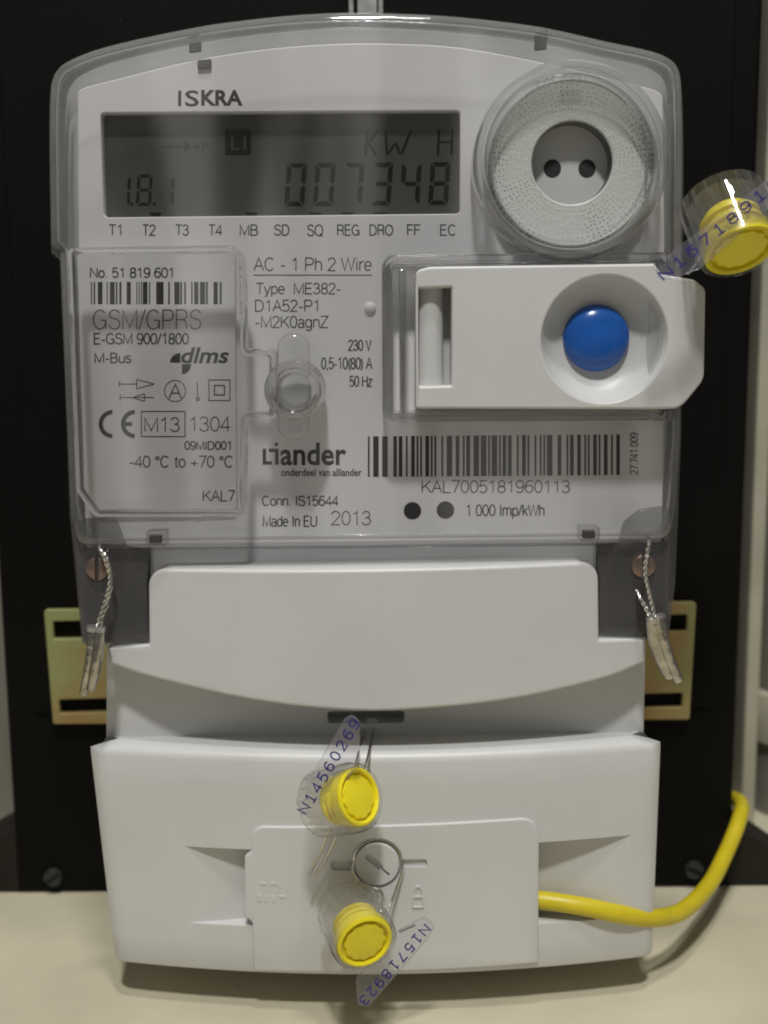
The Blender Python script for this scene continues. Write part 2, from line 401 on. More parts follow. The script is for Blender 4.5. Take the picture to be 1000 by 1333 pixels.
# -- a light grotesque drawn with single strokes, for the label print
def E(cx, cy, rx, ry, a0, a1, n=14): return [(cx+rx*math.cos(R(a0+(a1-a0)*i/n)), cy+ry*math.sin(R(a0+(a1-a0)*i/n))) for i in range(n+1)]
GL = {
 '0': (.58, [E(.29, .5, .24, .5, 0, 360, 24)]), '1': (.58, [[(.12, .80), (.26, .86), (.34, 1), (.34, 0)]]),
 '2': (.58, [E(.28, .74, .23, .26, 175, -35)+[(.04, 0), (.53, 0)]]), '3': (.58, [E(.27, .76, .21, .24, 165, -90)+E(.28, .27, .24, .27, 90, -165)]),
 '4': (.58, [[(.42, 0), (.42, 1), (.03, .27), (.56, .27)]]), '5': (.58, [[(.49, 1), (.12, 1), (.07, .5)]+E(.28, .32, .24, .32, 140, -150)]),
 '6': (.58, [E(.29, .31, .24, .31, 0, 360, 20), E(.33, .46, .28, .54, 50, 185)]), '7': (.58, [[(.04, 1), (.53, 1), (.2, 0)]]),
 '8': (.58, [E(.29, .75, .2, .25, 0, 360, 20), E(.29, .26, .24, .26, 0, 360, 20)]), '9': (.58, [E(.29, .69, .24, .31, 0, 360, 20), E(.25, .54, .28, .54, -130, 5)]),
 'A': (.68, [[(.02, 0), (.34, 1), (.66, 0)], [(.14, .36), (.54, .36)]]), 'B': (.68, [[(.08, .52), (.08, 1), (.34, 1)]+E(.36, .76, .2, .24, 80, -90)+[(.08, .52), (.08, 0), (.36, 0)]+E(.38, .26, .22, .26, -80, 90)]),
 'C': (.74, [E(.38, .5, .31, .5, 42, 318, 20)]), 'D': (.74, [[(.08, 0), (.08, 1), (.3, 1)]+E(.32, .5, .34, .5, 85, -85)+[(.08, 0)]]),
 'E': (.64, [[(.56, 1), (.08, 1), (.08, 0), (.58, 0)], [(.08, .53), (.53, .53)]]), 'F': (.58, [[(.55, 1), (.08, 1), (.08, 0)], [(.08, .53), (.48, .53)]]),
 'G': (.78, [E(.39, .5, .33, .5, 42, 325, 20)+[(.68, .46), (.42, .46)], [(.69, .46), (.70, 0)]]), 'H': (.74, [[(.08, 0), (.08, 1)], [(.66, 0), (.66, 1)], [(.08, .53), (.66, .53)]]),
 'I': (.26, [[(.13, 0), (.13, 1)]]), 'K': (.68, [[(.08, 0), (.08, 1)], [(.08, .36), (.62, 1)], [(.28, .58), (.66, 0)]]), 'L': (.55, [[(.08, 1), (.08, 0), (.53, 0)]]),
 'M': (.86, [[(.08, 0), (.08, 1), (.43, .06), (.78, 1), (.78, 0)]]), 'N': (.74, [[(.08, 0), (.08, 1), (.66, 0), (.66, 1)]]), 'O': (.78, [E(.39, .5, .34, .5, 0, 360, 24)]),
 'P': (.66, [[(.08, 0), (.08, 1), (.36, 1)]+E(.38, .73, .22, .27, 85, -85)+[(.08, .46)]]), 'Q': (.78, [E(.39, .5, .34, .5, 0, 360, 24), [(.48, .2), (.74, -.05)]]),
 'R': (.70, [[(.08, 0), (.08, 1), (.38, 1)]+E(.40, .75, .21, .25, 85, -85)+[(.08, .5)], [(.40, .5), (.56, .4), (.62, 0)]]),
 'S': (.66, [E(.33, .75, .25, .25, 15, 215)+E(.33, .27, .27, .27, 65, -170)]), 'T': (.60, [[(.02, 1), (.58, 1)], [(.3, 1), (.3, 0)]]),
 'U': (.72, [[(.08, 1), (.08, .32)]+E(.36, .3, .28, .3, 180, 360)+[(.64, 1)]]), 'V': (.64, [[(.02, 1), (.32, 0), (.62, 1)]]), 'W': (.94, [[(.02, 1), (.25, 0), (.47, 1), (.69, 0), (.92, 1)]]),
 'Z': (.62, [[(.04, 1), (.57, 1), (.03, 0), (.59, 0)]]),
 'a': (.54, [E(.26, .52, .19, .2, 165, 0)+[(.45, .1), (.52, 0)], E(.25, .2, .2, .2, 0, 360, 16)]), 'd': (.56, [[(.48, 1), (.48, 0)], E(.26, .36, .22, .36, 0, 360, 18)]),
 'e': (.54, [[(.05, .38), (.48, .38)]+E(.27, .36, .22, .36, 5, 315)]), 'g': (.56, [[(.48, .72), (.48, -.05)]+E(.27, -.06, .21, .2, 0, -150), E(.26, .37, .22, .35, 0, 360, 18)]),
 'h': (.54, [[(.07, 0), (.07, 1)], E(.27, .48, .2, .24, 180, 0)+[(.47, 0)]]), 'i': (.22, [[(.11, 0), (.11, .72)], [(.11, .92), (.11, 1)]]), 'k': (.5, [[(.07, 0), (.07, 1)], [(.07, .28), (.43, .72)], [(.2, .45), (.47, 0)]]),
 'm': (.84, [[(.07, 0), (.07, .72)], E(.24, .5, .17, .22, 180, 0)+[(.41, 0)], E(.59, .5, .18, .22, 180, 0)+[(.77, 0)]]), 'n': (.54, [[(.07, 0), (.07, .72)], E(.27, .48, .2, .24, 180, 0)+[(.47, 0)]]),
 'o': (.55, [E(.275, .36, .225, .36, 0, 360, 20)]), 'p': (.56, [[(.08, .72), (.08, -.27)], E(.30, .36, .22, .36, 0, 360, 18)]), 'r': (.33, [[(.07, 0), (.07, .72)], E(.30, .45, .23, .27, 180, 80)]),
 's': (.49, [E(.25, .54, .18, .18, 20, 215, 10)+E(.24, .19, .2, .19, 65, -170, 10)]), 't': (.28, [[(.13, .92), (.13, .12), (.18, 0), (.27, 0)], [(.02, .72), (.26, .72)]]),
 'u': (.54, [[(.07, .72), (.07, .22)]+E(.27, .2, .2, .2, 180, 350)+[(.47, .72)], [(.47, .3), (.47, 0)]]), 'y': (.5, [[(.02, .72), (.25, 0)], [(.48, .72), (.2, -.2), (.06, -.27)]]), 'z': (.5, [[(.04, .72), (.45, .72), (.03, 0), (.47, 0)]]),
 '.': (.26, [[(.13, 0), (.13, .09)]]), ',': (.26, [[(.14, .08), (.10, -.14)]]), '-': (.4, [[(.05, .36), (.35, .36)]]), '+': (.6, [[(.05, .34), (.55, .34)], [(.3, .08), (.3, .6)]]), '/': (.34, [[(.01, -.03), (.33, 1.03)]]),
 '(': (.28, [E(.42, .4, .3, .62, 120, 240)]), ')': (.28, [E(-.14, .4, .3, .62, 60, -60)]), '°': (.34, [E(.17, .82, .11, .14, 0, 360, 14)]), ' ': (.30, [])}
MONO = {'1': (.58, [[(.12, .80), (.30, 1), (.30, 0)], [(.08, 0), (.52, 0)]])}
def ribbon(pl, wd):
    """a polyline in the plane as a strip of quads, mitred"""
    V = [Vector(p) for p in pl]; cl = (V[0]-V[-1]).length < 1e-6 and len(V) > 3
    if cl: V = V[:-1]
    n = len(V); Lp, Rp = [], []
    for i in range(n):
        a = V[i]-V[i-1] if (i > 0 or cl) else V[1]-V[0]
        b = V[(i+1) % n]-V[i] if (i < n-1 or cl) else V[i]-V[i-1]
        a = a.normalized(); b = b.normalized(); na = Vector((-a.y, a.x)); nb = Vector((-b.y, b.x))
        mid = na+nb; mid = mid.normalized() if mid.length > 1e-3 else na
        k = wd/2/max(0.5, mid.dot(na)); Lp.append(V[i]+mid*k); Rp.append(V[i]-mid*k)
    return Lp, Rp, cl
def sketch(s, tight=1.0, mono=False):
    x = 0; out = []
    for ch in s:
        wd, pls = (MONO.get(ch) or GL[ch]) if mono else GL[ch]
        if mono: x0 = x+(0.66-wd)/2; adv = 0.86
        else: x0 = x; adv = wd*tight+0.02
        for pl in pls: out.append([(x0+p[0], p[1]) for p in pl])
        x += adv
    return out
def stroke_quad(name, s, q, wmm, mat, parent, mono=False):
    pls = sketch(s, mono=mono); xs = [p[0] for l in pls for p in l]; ys = [p[1] for l in pls for p in l]
    x0, x1, y0, y1 = min(xs), max(xs), min(ys), max(ys)
    if x1-x0 < 0.05: x1 = x0+0.05
    q = [Vector(p) for p in q]; W = (q[1]-q[0]).length; H = (q[3]-q[0]).length
    ex, ez = (q[1]-q[0]).normalized(), (q[3]-q[0]).normalized()
    verts, faces = [], []
    for pl in pls:
        fl = [(wmm/2+(a-x0)/(x1-x0)*(W-wmm), wmm/2+(b-y0)/(y1-y0)*(H-wmm)) for a, b in pl]
        Lp, Rp, cl = ribbon(fl, wmm); o = len(verts); n = len(Lp)
        for a in Lp+Rp: verts.append(q[0]+ex*a.x+ez*a.y)
        for i in range(n if cl else n-1): j = (i+1) % n; faces.append((o+i, o+j, o+n+j, o+n+i))
    return mk(name, verts, faces, mat, parent, None)
def text(s, u0, v0, u1, v1, y, parent, off=-0.012, mat='ink', name='printed_text', wpx=None):
    q = [P(u0, v1, y), P(u1, v1, y), P(u1, v0, y), P(u0, v0, y)]
    if name != 'printed_text' or off > 0: return text_quad(name, s, q, mat, parent, off, shear=0.22 if s == 'dlms' else 0.0)
    return stroke_quad(name, s, q, (wpx or (1.75 if off > -0.016 else 1.55))*0.163, mat, parent)
def polys(name, lst, y, mat, parent):
    """flat print made of filled pixel polygons"""
    verts, faces = [], []
    for pl in lst:
        o = len(verts); verts += [P(a[0], a[1], y) for a in pl]; faces.append(tuple(range(o, o+len(pl))))
    return mk(name, verts, faces, mat, parent, None)
def bar(u0, v0, u1, v1): return [(u0, v0), (u1, v0), (u1, v1), (u0, v1)]
def stroke(u0, v0, u1, v1, w):
    d = Vector((u1-u0, v1-v0)).normalized(); n = Vector((-d.y, d.x))*w/2
    return [(u0+n.x, v0+n.y), (u1+n.x, v1+n.y), (u1-n.x, v1-n.y), (u0-n.x, v0-n.y)]
def arc_band(cu, cv, r0, r1, a0, a1, n=24):
    out = []
    for i in range(n):
        t0 = R(a0+(a1-a0)*i/n); t1 = R(a0+(a1-a0)*(i+1)/n)
        out.append([(cu+r0*math.cos(t0), cv-r0*math.sin(t0)), (cu+r1*math.cos(t0), cv-r1*math.sin(t0)), (cu+r1*math.cos(t1), cv-r1*math.sin(t1)), (cu+r0*math.cos(t1), cv-r0*math.sin(t1))])
    return out

# ------------------------------------------------------------------ the setting
YB = 48.0                                    # front of the black board
def struct(o): o['kind'] = 'structure'; return o
struct(box('shelf', -420, 420, -230, 126, -18, 0, 'cream', bevel=0.8))
struct(box('wall', -420, 420, 126.2, 138, 0.2, 520, 'wall'))

# ------------------------------------------------------------------ black board and what stands round it
xl = P(15, 1040, YB).x; xr = P(955, 1040, YB).x
bb = root('backboard', 'black meter board standing upright behind the meter', 'board', (0, YB, 0))
pl = 14.0
box('panel', xl, xr, YB, YB+22, 0.2, 430, 'board', bb, bevel=1.5)
box('raised_face', xl+8, xr-7, YB-1.2, YB-0.1, pl+38, 425, 'board', bb, bevel=0.5)
zt = [P(22, 1036, YB).z, P(955, 1086, YB).z]
strip_outline = [(xl-9, 0.2), (xr+13, 0.2), (xr+0.6, zt[1]-2), (xr-1, zt[1]), (xl+1, zt[0]), (xl-0.5, zt[0]-1)]
prism('dark_strip', [[(xl-34, 0.2), (xr+26, 0.2), (xr-2, pl+6), (xl+2, pl+6)]], YB+0.6, YB+20, 'dark_strip', bb, bevel=0.6)  # low dark brown strip, slanted ends running out past the board
def slotted(name, c, r, h, ang, mat, parent, slotmat='black', sw=0.22):
    c = Vector(c)
    o = lathe(name, [(r, 0), (r, h*0.6), (r*0.9, h*0.9), (r*0.75, h)], c, (0, -1, 0), mat, parent, n=28)
    ca, sa = math.cos(ang), math.sin(ang)
    pts = [(c.x+ca*a-sa*b, c.z+sa*a+ca*b) for a, b in ((-r*1.2, -r*sw), (r*1.2, -r*sw), (r*1.2, r*sw), (-r*1.2, r*sw))]
    cut(o, prism_mesh([pts], c.y-h*1.3, c.y-h*0.35))
    return o
for (u, v, a) in ((70, 1141, 0.6), (903, 1131, -0.4)):
    p = P(u, v, YB-0.02); slotted('screw', (p.x, YB-0.05, p.z), 2.6, 1.6, a, 'bscrew', bb)

rail = root('mounting_rail', 'short silver slotted metal rail on the black board above the meter', 'rail', (P(476, 8, 40).x, 44, P(476, 8, 40).z))
rx0, rx1 = P(454, 8, 42).x, P(499, 8, 42).x; rz = P(476, 60, 42).z
box('web', rx0+2.0, rx1-1.4, 42, 46.6, rz, rz+34, 'steel', rail, 0.3)
for x in (rx0, rx1-1.2): box('lip', x, x+1.2, 40.5, 46.6, rz, rz+34, 'steel', rail, 0.25)

mp = root('mounting_plate', 'yellow zinc plated steel mounting plate sticking out behind the meter on both sides', 'plate', (0, 46, P(480, 940, 45).z))
outer = [(57, 794, 4), (907, 784, 4), (898, 937, 4), (69, 943, 4)]
holes = [[(69, 809, 2), (112, 808, 2), (113, 831, 2), (70, 832, 2)], [(77, 911, 2), (150, 909, 2), (151, 927, 2), (78, 929, 2)],
         [(838, 801, 2), (895, 800, 2), (894, 822, 2), (838, 822, 2)], [(820, 904, 2), (889, 902, 2), (888, 921, 2), (820, 922, 2)]]
pxprism('plate', outer, 44.6, 46.6, 'zinc', mp, 0.3, holes=holes)

tr = P(969, 880, 96); 
o = box('edge_trim', tr.x-1.4, tr.x+3.0, 90, 108, 0.1, 470, 'trim', bevel=0.6); tag(o, 'narrow pale upright trim strip between black board and grey pipe', 'trim')
tl = P(6, 960, 96)
o = box('wall_strip', tl.x-14, tl.x+3.6, 92, 108, 0.1, 470, 'pipe', bevel=0.6); tag(o, 'grey upright wall strip past the board edge opposite the pipe', 'trim')
ledge = P(12, 1036, 80)
pp = root('pipe', 'thick grey vertical pipe with a collar beside the black board', 'pipe', (P(1030, 1000, 110).x, 108, 0))
pc = Vector((P(1040, 950, 106).x, 106, 0))
lathe('tube', [(16, 0.1), (16, 480)], pc, (0, 0, 1), 'pipe', pp, n=40)
zr = P(1000, 925, 106).z
lathe('collar', [(16.2, zr-8), (18.2, zr-7), (18.6, zr-2), (18.4, zr+4), (17.4, zr+8), (16.2, zr+9)], pc, (0, 0, 1), 'trim', pp, n=40)

# ------------------------------------------------------------------ electricity meter
MT = root('electricity_meter', 'white electricity meter with clear cover, grey display and round blue button', 'meter', (0, 20, 8))
# white body behind the label
arc = [(112, 113), (156, 102), (228, 84), (300, 70), (375, 61), (450, 56.5), (525, 57), (600, 62), (690, 78), (770, 96), (850, 116)]
body_px = rpoly([(c.x, c.y) for c in catmull(arc, 3)]+[(863, 122, 12), (866, 420), (862, 706, 6), (112, 714, 6), (103, 420), (101, 118, 12)])
lcd_hole = [(131, 147, 5), (599, 144, 5), (599, 278, 6), (135, 283, 6)]
port_c = P(746, 213, -5)
front = prism('front_panel', [px(body_px, 0), px(rpoly(lcd_hole), 0)], 0.0, 5.0, 'panel', MT, 0.25)

# ---- display
DS = pxprism('display', [(120, 138), (610, 134), (610, 288), (124, 292)], 3.0, 5.1, 'lcd', MT, yp=3.0)
YD = 2.97
def seg7(u, v0, v1, w, on, t=5.0, slant=4.0):
    h = v1-v0; g = 0.8; out = []
    def pt(a, b): return (u+a+slant*(1-(b/h)), v0+b)
    def H(b): return [pt(g+1, b), pt(g+t*0.6, b-t/2) if b > t else pt(g, b-t/2), pt(w-g-t*0.6, b-t/2) if b > t else pt(w-g, b-t/2), pt(w-g-1, b), pt(w-t-g*0.5, b+t/2), pt(t+g*0.5, b+t/2)]
    mid = h/2
    S_ = {'a': [(g+.6, 0), (w-g-.6, 0), (w-t-g, t), (t+g, t)], 'd': [(t+g, h-t), (w-t-g, h-t), (w-g-.6, h), (g+.6, h)],
          'g': [(t*.55+g, mid), (t+g, mid-t/2), (w-t-g, mid-t/2), (w-t*.55-g, mid), (w-t-g, mid+t/2), (t+g, mid+t/2)],
          'f': [(0, g+.6), (t, t+g), (t, mid-t/2-g), (t*.4, mid-g), (0, mid-t*.4-g)], 'b': [(w, g+.6), (w-t, t+g), (w-t, mid-t/2-g), (w-t*.4, mid-g), (w, mid-t*.4-g)],
          'e': [(0, h-g-.6), (t, h-t-g), (t, mid+t/2+g), (t*.4, mid+g), (0, mid+t*.4+g)], 'c': [(w, h-g-.6), (w-t, h-t-g), (w-t, mid+t/2+g), (w-t*.4, mid+g), (w, mid+t*.4+g)]}
    return [[pt(*p) for p in S_[k]] for k in on]
SEG = {'0': 'abcdef', '1': 'bc', '3': 'abcdg', '4': 'bcfg', '7': 'abc', '8': 'abcdefg'}
for i, ch in enumerate('007348'):
    polys('digit', seg7(370+37.4*i, 212.5-0.3*i, 268.5-0.3*i, 26, SEG[ch], 6.2, 4), YD, 'lcd_seg', DS)
polys('digit', seg7(150, 229, 268, 19, 'bc', 4, 1.5)+[bar(170.5, 264, 173.5, 267.5)], YD, 'lcd_seg', DS)
polys('digit', seg7(177, 227, 268, 20, 'abcdefg', 4.2, 2)+[bar(199, 263.5, 203, 267.5)], YD, 'lcd_seg', DS)
polys('digit', seg7(208, 229, 267, 18, 'bc', 4, 1.5), YD, 'lcd_seg', DS)
polys('arrow_symbol', [bar(213, 190, 243, 192), [(240, 184), (249, 191), (240, 198)]], YD, 'lcd_seg2', DS)
text('+P', 253, 185, 271, 198, YD, DS, 0.0, 'lcd_seg2', 'symbol')
polys('phase_box', [bar(293, 168, 327, 202)], YD, 'lcd_seg2', DS)
text('L1', 301, 176, 320, 195, YD-0.03, DS, 0.0, 'lcd', 'symbol')
def fourteen(name, lst): polys(name, lst, YD, 'lcd_seg', DS)
fourteen('unit_letter', [stroke(478, 170, 476, 202, 3.6), stroke(480, 186, 492, 170, 3.2), stroke(480, 187, 490, 202, 3.2)])
fourteen('unit_letter', [stroke(502, 170, 504, 202, 3.4), stroke(505, 201, 515, 186, 3), stroke(515, 186, 521, 201, 3), stroke(523, 201, 535, 170, 3.4)])
fourteen('unit_letter', [stroke(572, 168, 570, 202, 3.4), stroke(589, 168, 588, 202, 3.4), stroke(573, 185, 588, 185, 2.6)])
for u in (203, 328, 411, 453, 495): polys('marker', [[(u-9, 276.5), (u+8, 276.5), (u+5, 281), (u-6, 281)]], YD, 'lcd_seg', DS)
pxprism('display_window', [(125, 141), (606, 138), (606, 284), (128, 289)], 1.4, 2.2, 'clear', DS, yp=1.8)

# ---- label print
YL = -0.04
for s, a, b in (('T1', 141, 158), ('T2', 185, 203), ('T3', 228, 246), ('T4', 271, 290), ('MB', 312, 336), ('SD', 357, 377), ('SQ', 400, 421), ('REG', 439, 468), ('DRO', 481, 512), ('FF', 530, 548), ('EC', 573, 593)):
    text(s, a, 292, b, 307 if s != 'SQ' else 308.5, YL, front, -0.018)
text('I', 232, 118, 236, 138, YL, front, 0.01, 'ink_grey'); text('S', 241, 117.5, 259, 138.5, YL, front, 0.012, 'ink_grey')
text('KRA', 262, 117, 316, 137.5, YL, front, 0.034, 'ink_grey')
text('AC - 1 Ph 2 Wire', 330, 335, 484, 353, YL, front, -0.02, 'ink_grey')
polys('printed_line', [bar(330, 357.5, 484, 358.8)], YL, 'ink_grey', front)
text('Type  ME382-', 333, 368, 444, 387, YL, front, -0.018, 'ink_grey')
text('D1A52-P1', 332, 390, 414, 406, YL, front, -0.018, 'ink_grey')
text('-M2K0agnZ', 332, 411, 428, 431, YL, front, -0.018, 'ink_grey')
text('230 V', 453, 442, 484, 457, YL, front, -0.01); text('0,5-10(80) A', 418, 465, 485, 483, YL, front, -0.01); text('50 Hz', 455, 489, 485, 504, YL, front, -0.01)
# grid operator's wordmark
polys('logo', [bar(342, 584, 346.5, 605), bar(346.5, 600.5, 354, 605), bar(350, 584, 363, 588.5), bar(358, 588.5, 363, 605)]+[[(360+2.6*math.cos(k), 578.5+2.6*math.sin(k)) for k in [i*math.pi/4 for i in range(8)]]], YL, 'ink', front)
text('ander', 365, 576, 451, 606, YL, front, 0.022, name='logo_text')
text('onderdeel van alliander', 366, 610, 471, 620, YL, front, 0.02)
text('Conn. IS15644', 341, 645, 441, 659, YL, front, -0.014); text('Made In EU', 342, 671, 413, 686, YL, front, -0.014); text('2013', 431, 665, 483, 684, YL, front, -0.022, 'ink_grey')
text('KAL7005181960113', 549, 625, 742, 642, YL, front, -0.02, 'ink_grey'); text('1 000 Imp/kWh', 607, 656, 709, 676, YL, front, -0.014)
stroke_quad('printed_text', '27.741.009', [P(831, 618, YL), P(831, 563, YL), P(820, 563, YL), P(820, 618, YL)], 0.25, 'ink', front)
polys('printed_dot', [[(537+11.5*math.cos(i*.2618), 665+11.5*math.sin(i*.2618)) for i in range(24)]], YL, 'ink', front)
polys('printed_dot', [[(580+11.5*math.cos(i*.2618), 664+11.5*math.sin(i*.2618)) for i in range(24)]], YL, 'ink_grey', front)
bars = []; u = 479.0; rb = random.Random(21)
unit = 2.42
pat = [2, 1, 1, 2, 1, 5]
while u < 806:
    wd = rb.choice((1, 1, 1, 2, 2, 3))*unit; gp = rb.choice((1, 1, 1, 2, 2, 3))*unit*0.92
    if len(bars) == 3: u += 5
    bars.append(bar(u, 568-0.008*(u-479), min(u+wd, 807), 621-0.008*(u-479))); u += wd+gp
polys('barcode', bars, YL, 'ink', front)
lathe('stud', [(1.3, 0), (1.2, 0.5), (0.7, 0.9), (0.1, 1.0)], P(482, 401, 0.1), (0, -1, 0), 'panel', front, n=20)

# ---- communication module on the left and its print
mod = pxprism('module_plate', [(100, 326, 4), (306, 325, 8), (308, 664, 6), (125, 668, 12), (110, 640, 10)], -1.6, 0.4, 'module', MT, 0.35, yp=-1.6)
YM = -1.66
text('No. 51 819 601', 117, 348, 225, 362, YM, mod, -0.014)
b1 = [(195, 200), (207, 213), (225, 245), (263, 268), (277, 298), (303, 310), (318, 328), (350, 368), (392, 396), (402, 406), (412, 416), (420, 440), (447, 452), (478, 510), (530, 537), (557, 580), (583, 590), (600, 607), (630, 636), (643, 661), (668, 690), (694, 702), (727, 745), (754, 762)]
polys('barcode', [bar(60+.3*a, 367, 60+.3*b, 396) for a, b in b1], YM, 'ink', mod)
text('GSM/GPRS', 121, 402, 262, 430, YM, mod, -0.024, 'ink_grey'); text('E-GSM 900/1800', 122, 433, 246, 449, YM, mod, -0.012); text('M-Bus', 123, 459, 171, 473, YM, mod, -0.014)
q1 = [(221, 472)]+[(235-13.5*math.cos(R(a)), 472-12.5*math.sin(R(a))) for a in range(0, 91, 10)]+[(235, 472)]
q2 = [(237, 474), (249, 474)]+[(237+12*math.cos(R(a)), 474+13*math.sin(R(a))) for a in range(10, 91, 10)]
polys('logo', [q1, q2], YM, 'ink', mod); text('dlms', 236, 452, 298, 473, YM, mod, 0.022, name='logo_text')
polys('flow_symbol', [stroke(155, 500, 178, 500, 1.1), stroke(155.5, 496, 155.5, 504, 1.2), stroke(178, 494, 201, 500, 1.1), stroke(178, 506, 201, 500, 1.1), stroke(178, 494, 178, 506, 1.2),
      stroke(156, 517.5, 201, 517.5, 1.1), stroke(156.5, 513, 156.5, 522, 1.2), stroke(188, 512.5, 173, 517.5, 1.1), stroke(188, 522.5, 173, 517.5, 1.1), stroke(188, 512.5, 188, 522.5, 1.2)], YM, 'ink', mod)
polys('circle_symbol', arc_band(228, 509, 13.2, 14.3, 0, 360, 32), YM, 'ink', mod); text('A', 219.5, 499.5, 237, 519, YM-0.01, mod, -0.022)
polys('thermometer_symbol', [stroke(256.5, 498, 257.5, 517, 1.3)]+arc_band(257.6, 519.5, 1.2, 2.7, 0, 360, 12), YM, 'ink', mod)
def sq(u0, v0, u1, v1, w): return [bar(u0, v0, u1, v0+w), bar(u0, v1-w, u1, v1), bar(u0, v0+w, u0+w, v1-w), bar(u1-w, v0+w, u1, v1-w)]
polys('square_symbol', sq(271.5, 494, 300, 522, 1.2)+sq(278.5, 501, 293, 515, 1.6), YM, 'ink', mod)
polys('approval_mark', arc_band(147, 552, 13, 18.5, 92, 268)+arc_band(176, 552, 13, 18.5, 92, 268)+[bar(160.5, 549.5, 172, 554.5)], YM, 'ink', mod)
polys('printed_frame', sq(183.5, 535, 241.5, 569, 1.3), YM, 'ink', mod); text('M13', 188, 543, 234, 562.5, YM, mod, -0.024); text('1304', 247.5, 542, 300.5, 562, YM, mod, -0.024)
text('09MID001', 240, 574, 300.5, 586, YM, mod, -0.006); text('-40 °C to +70 °C', 168, 593, 303, 609, YM, mod, -0.014); text('KAL7', 264, 638, 306, 653, YM, mod, -0.016)
polys('printed_mark', [[(255+1.8*math.cos(i), 664+1.8*math.sin(i)) for i in range(6)], bar(257, 662.5, 262, 665)], YM, 'ink', mod)

# ---- optical port
PT = lathe('optical_port', [(16.9, -0.2), (16.9, 4.6), (16.5, 5.0), (8.6, 5.0), (8.3, 4.7)], P(746, 213, 0.0)*1.0 + Vector((0, 0, 0)), (0, -1, 0), 'disc', MT, n=96, cap=(False, False))
pb = P(746, 213, -5.0); pcx = Vector((P(745, 212, -5).x, 0, P(745, 212, -5).z))
PT.data.transform(Matrix.Translation((pcx - Vector((P(746, 213, 0).x, 0, P(746, 213, 0).z)))*S))
lathe('port_sleeve', [(8.3, 4.65), (8.25, 2.0), (8.2, -0.2)], pcx, (0, -1, 0), 'sleeve', PT, n=64, cap=(False, False))
lathe('port_floor', [(8.15, -0.6), (8.15, 0.0), (0.01, 0.05)], pcx+Vector((0, 0, 0)), (0, -1, 0), 'white', PT, n=48)
for u in (719.5, 764.5):
    p = P(u, 219, -0.3); lathe('port_eye', [(1.85, -0.1), (1.8, 0.15), (0.01, 0.18)], (p.x, 0, p.z), (0, -1, 0), 'ink', PT, n=28)
ring_c = Vector((P(745, 208, -10).x, 0, P(745, 208, -10).z))
CVY = -9.0
# ---- clear cover
def cover_outline():
    top = [(68, 330), (66, 200), (67, 135), (71, 110), (80, 94), (95, 81), (132, 65), (190, 50), (259, 36), (300, 29.5), (375, 21), (450, 17), (525, 18.5), (600, 23), (699, 35), (780, 53), (840, 66), (868, 79), (881, 95), (887, 121), (889, 200), (888, 330)]
    return top
top2 = [(c.x, c.y) for c in catmull([(a, b) for a, b in cover_outline()], 3)]
co_px = rpoly(top2+[(886, 560), (882, 672), (878, 760), (869, 831, 5), (780, 834, 1), (780, 734, 22), (192, 741, 22), (194, 838, 1), (108, 838, 6), (94, 690), (92, 672), (80, 340)], 6)
# back flange (all of it) and the domed shell above the ledge
CO = px(co_px, 4.0)
CV = prism('clear_cover', [clean(CO), clean(inset(clean(CO), 2.6))], 3.0, 6.5, 'clearrim', MT, 0.4)
dome_px = rpoly(top2+[(886, 560), (881, 640), (872, 708, 46), (102, 716, 46), (92, 650), (79, 340)], 4)
D0 = clean(px(dome_px, 3.0), 0.3)
def ring_at(ins, y): return [Vector((a, y, b)) for a, b in inset(D0, ins)]
shell = loft('shell_wall', [ring_at(1.9, 3.2), ring_at(2.0, 0), ring_at(2.2, -4.0), ring_at(2.5, -6.8), ring_at(3.1, -8.3), ring_at(3.9, -9.0), ring_at(4.5, -9.1), ring_at(4.5, -7.9), ring_at(4.2, -7.8), ring_at(3.8, -7.2), ring_at(3.4, -5.8), ring_at(3.2, -3.5), ring_at(3.1, 3.2), ring_at(1.9, 3.2)], 'clearring', CV)
sheet_out = inset(D0, 4.55)
prism('housing', [clean(inset(D0, 1.6))], 7.0, 43.5, 'white', MT, 0.6)
port_hole = circ((ring_c.x, ring_c.z), 18.2, 48)
door_hole = px(rpoly([(499, 332, 16), (846, 330, 4), (846, 546, 4), (499, 548, 14)]), -9)
mod_hole = px(rpoly([(116, 322, 5), (318, 321, 20), (321, 455), (400, 455, 20), (400, 546, 20), (321, 546), (318, 670, 10), (128, 670, 8)]), -9)
prism('front_sheet', [clean(sheet_out), port_hole, door_hole], -9.1, -7.9, 'clear', CV, 0.1)
# lower corner ears, frosted, in front of the dark terminal block
for nm, pts in (('ear', [(93, 688, 8), (108, 676, 8), (150, 672, 12), (165, 712, 3), (195, 714, 2), (191, 756, 3), (194, 838, 1), (108, 838, 6)]),
                ('ear', [(876, 690, 6), (868, 831, 5), (780, 834, 1), (780, 752, 3), (776, 706, 2), (806, 704, 3), (812, 680, 14), (832, 664, 16), (870, 658, 10)])):
    pxprism(nm, pts, -6.2, -4.8, 'smoke', CV, 0.5, yp=-6.2)
for pts in ([(94, 690, 6), (100, 690), (112, 832), (108, 838, 4)], [(872, 690), (878, 690, 4), (869, 831, 4), (863, 831)]):
    pxprism('ear_wall', pts, -4.7, 3.0, 'smoke', CV, 0.2, yp=-5)
for pts in ([(108, 828), (194, 828), (194, 837), (108, 837)], [(780, 824), (868, 822), (868, 830), (780, 833)]):
    pxprism('ear_wall', pts, -4.7, 3.0, 'smoke', CV, 0.2, yp=-5)
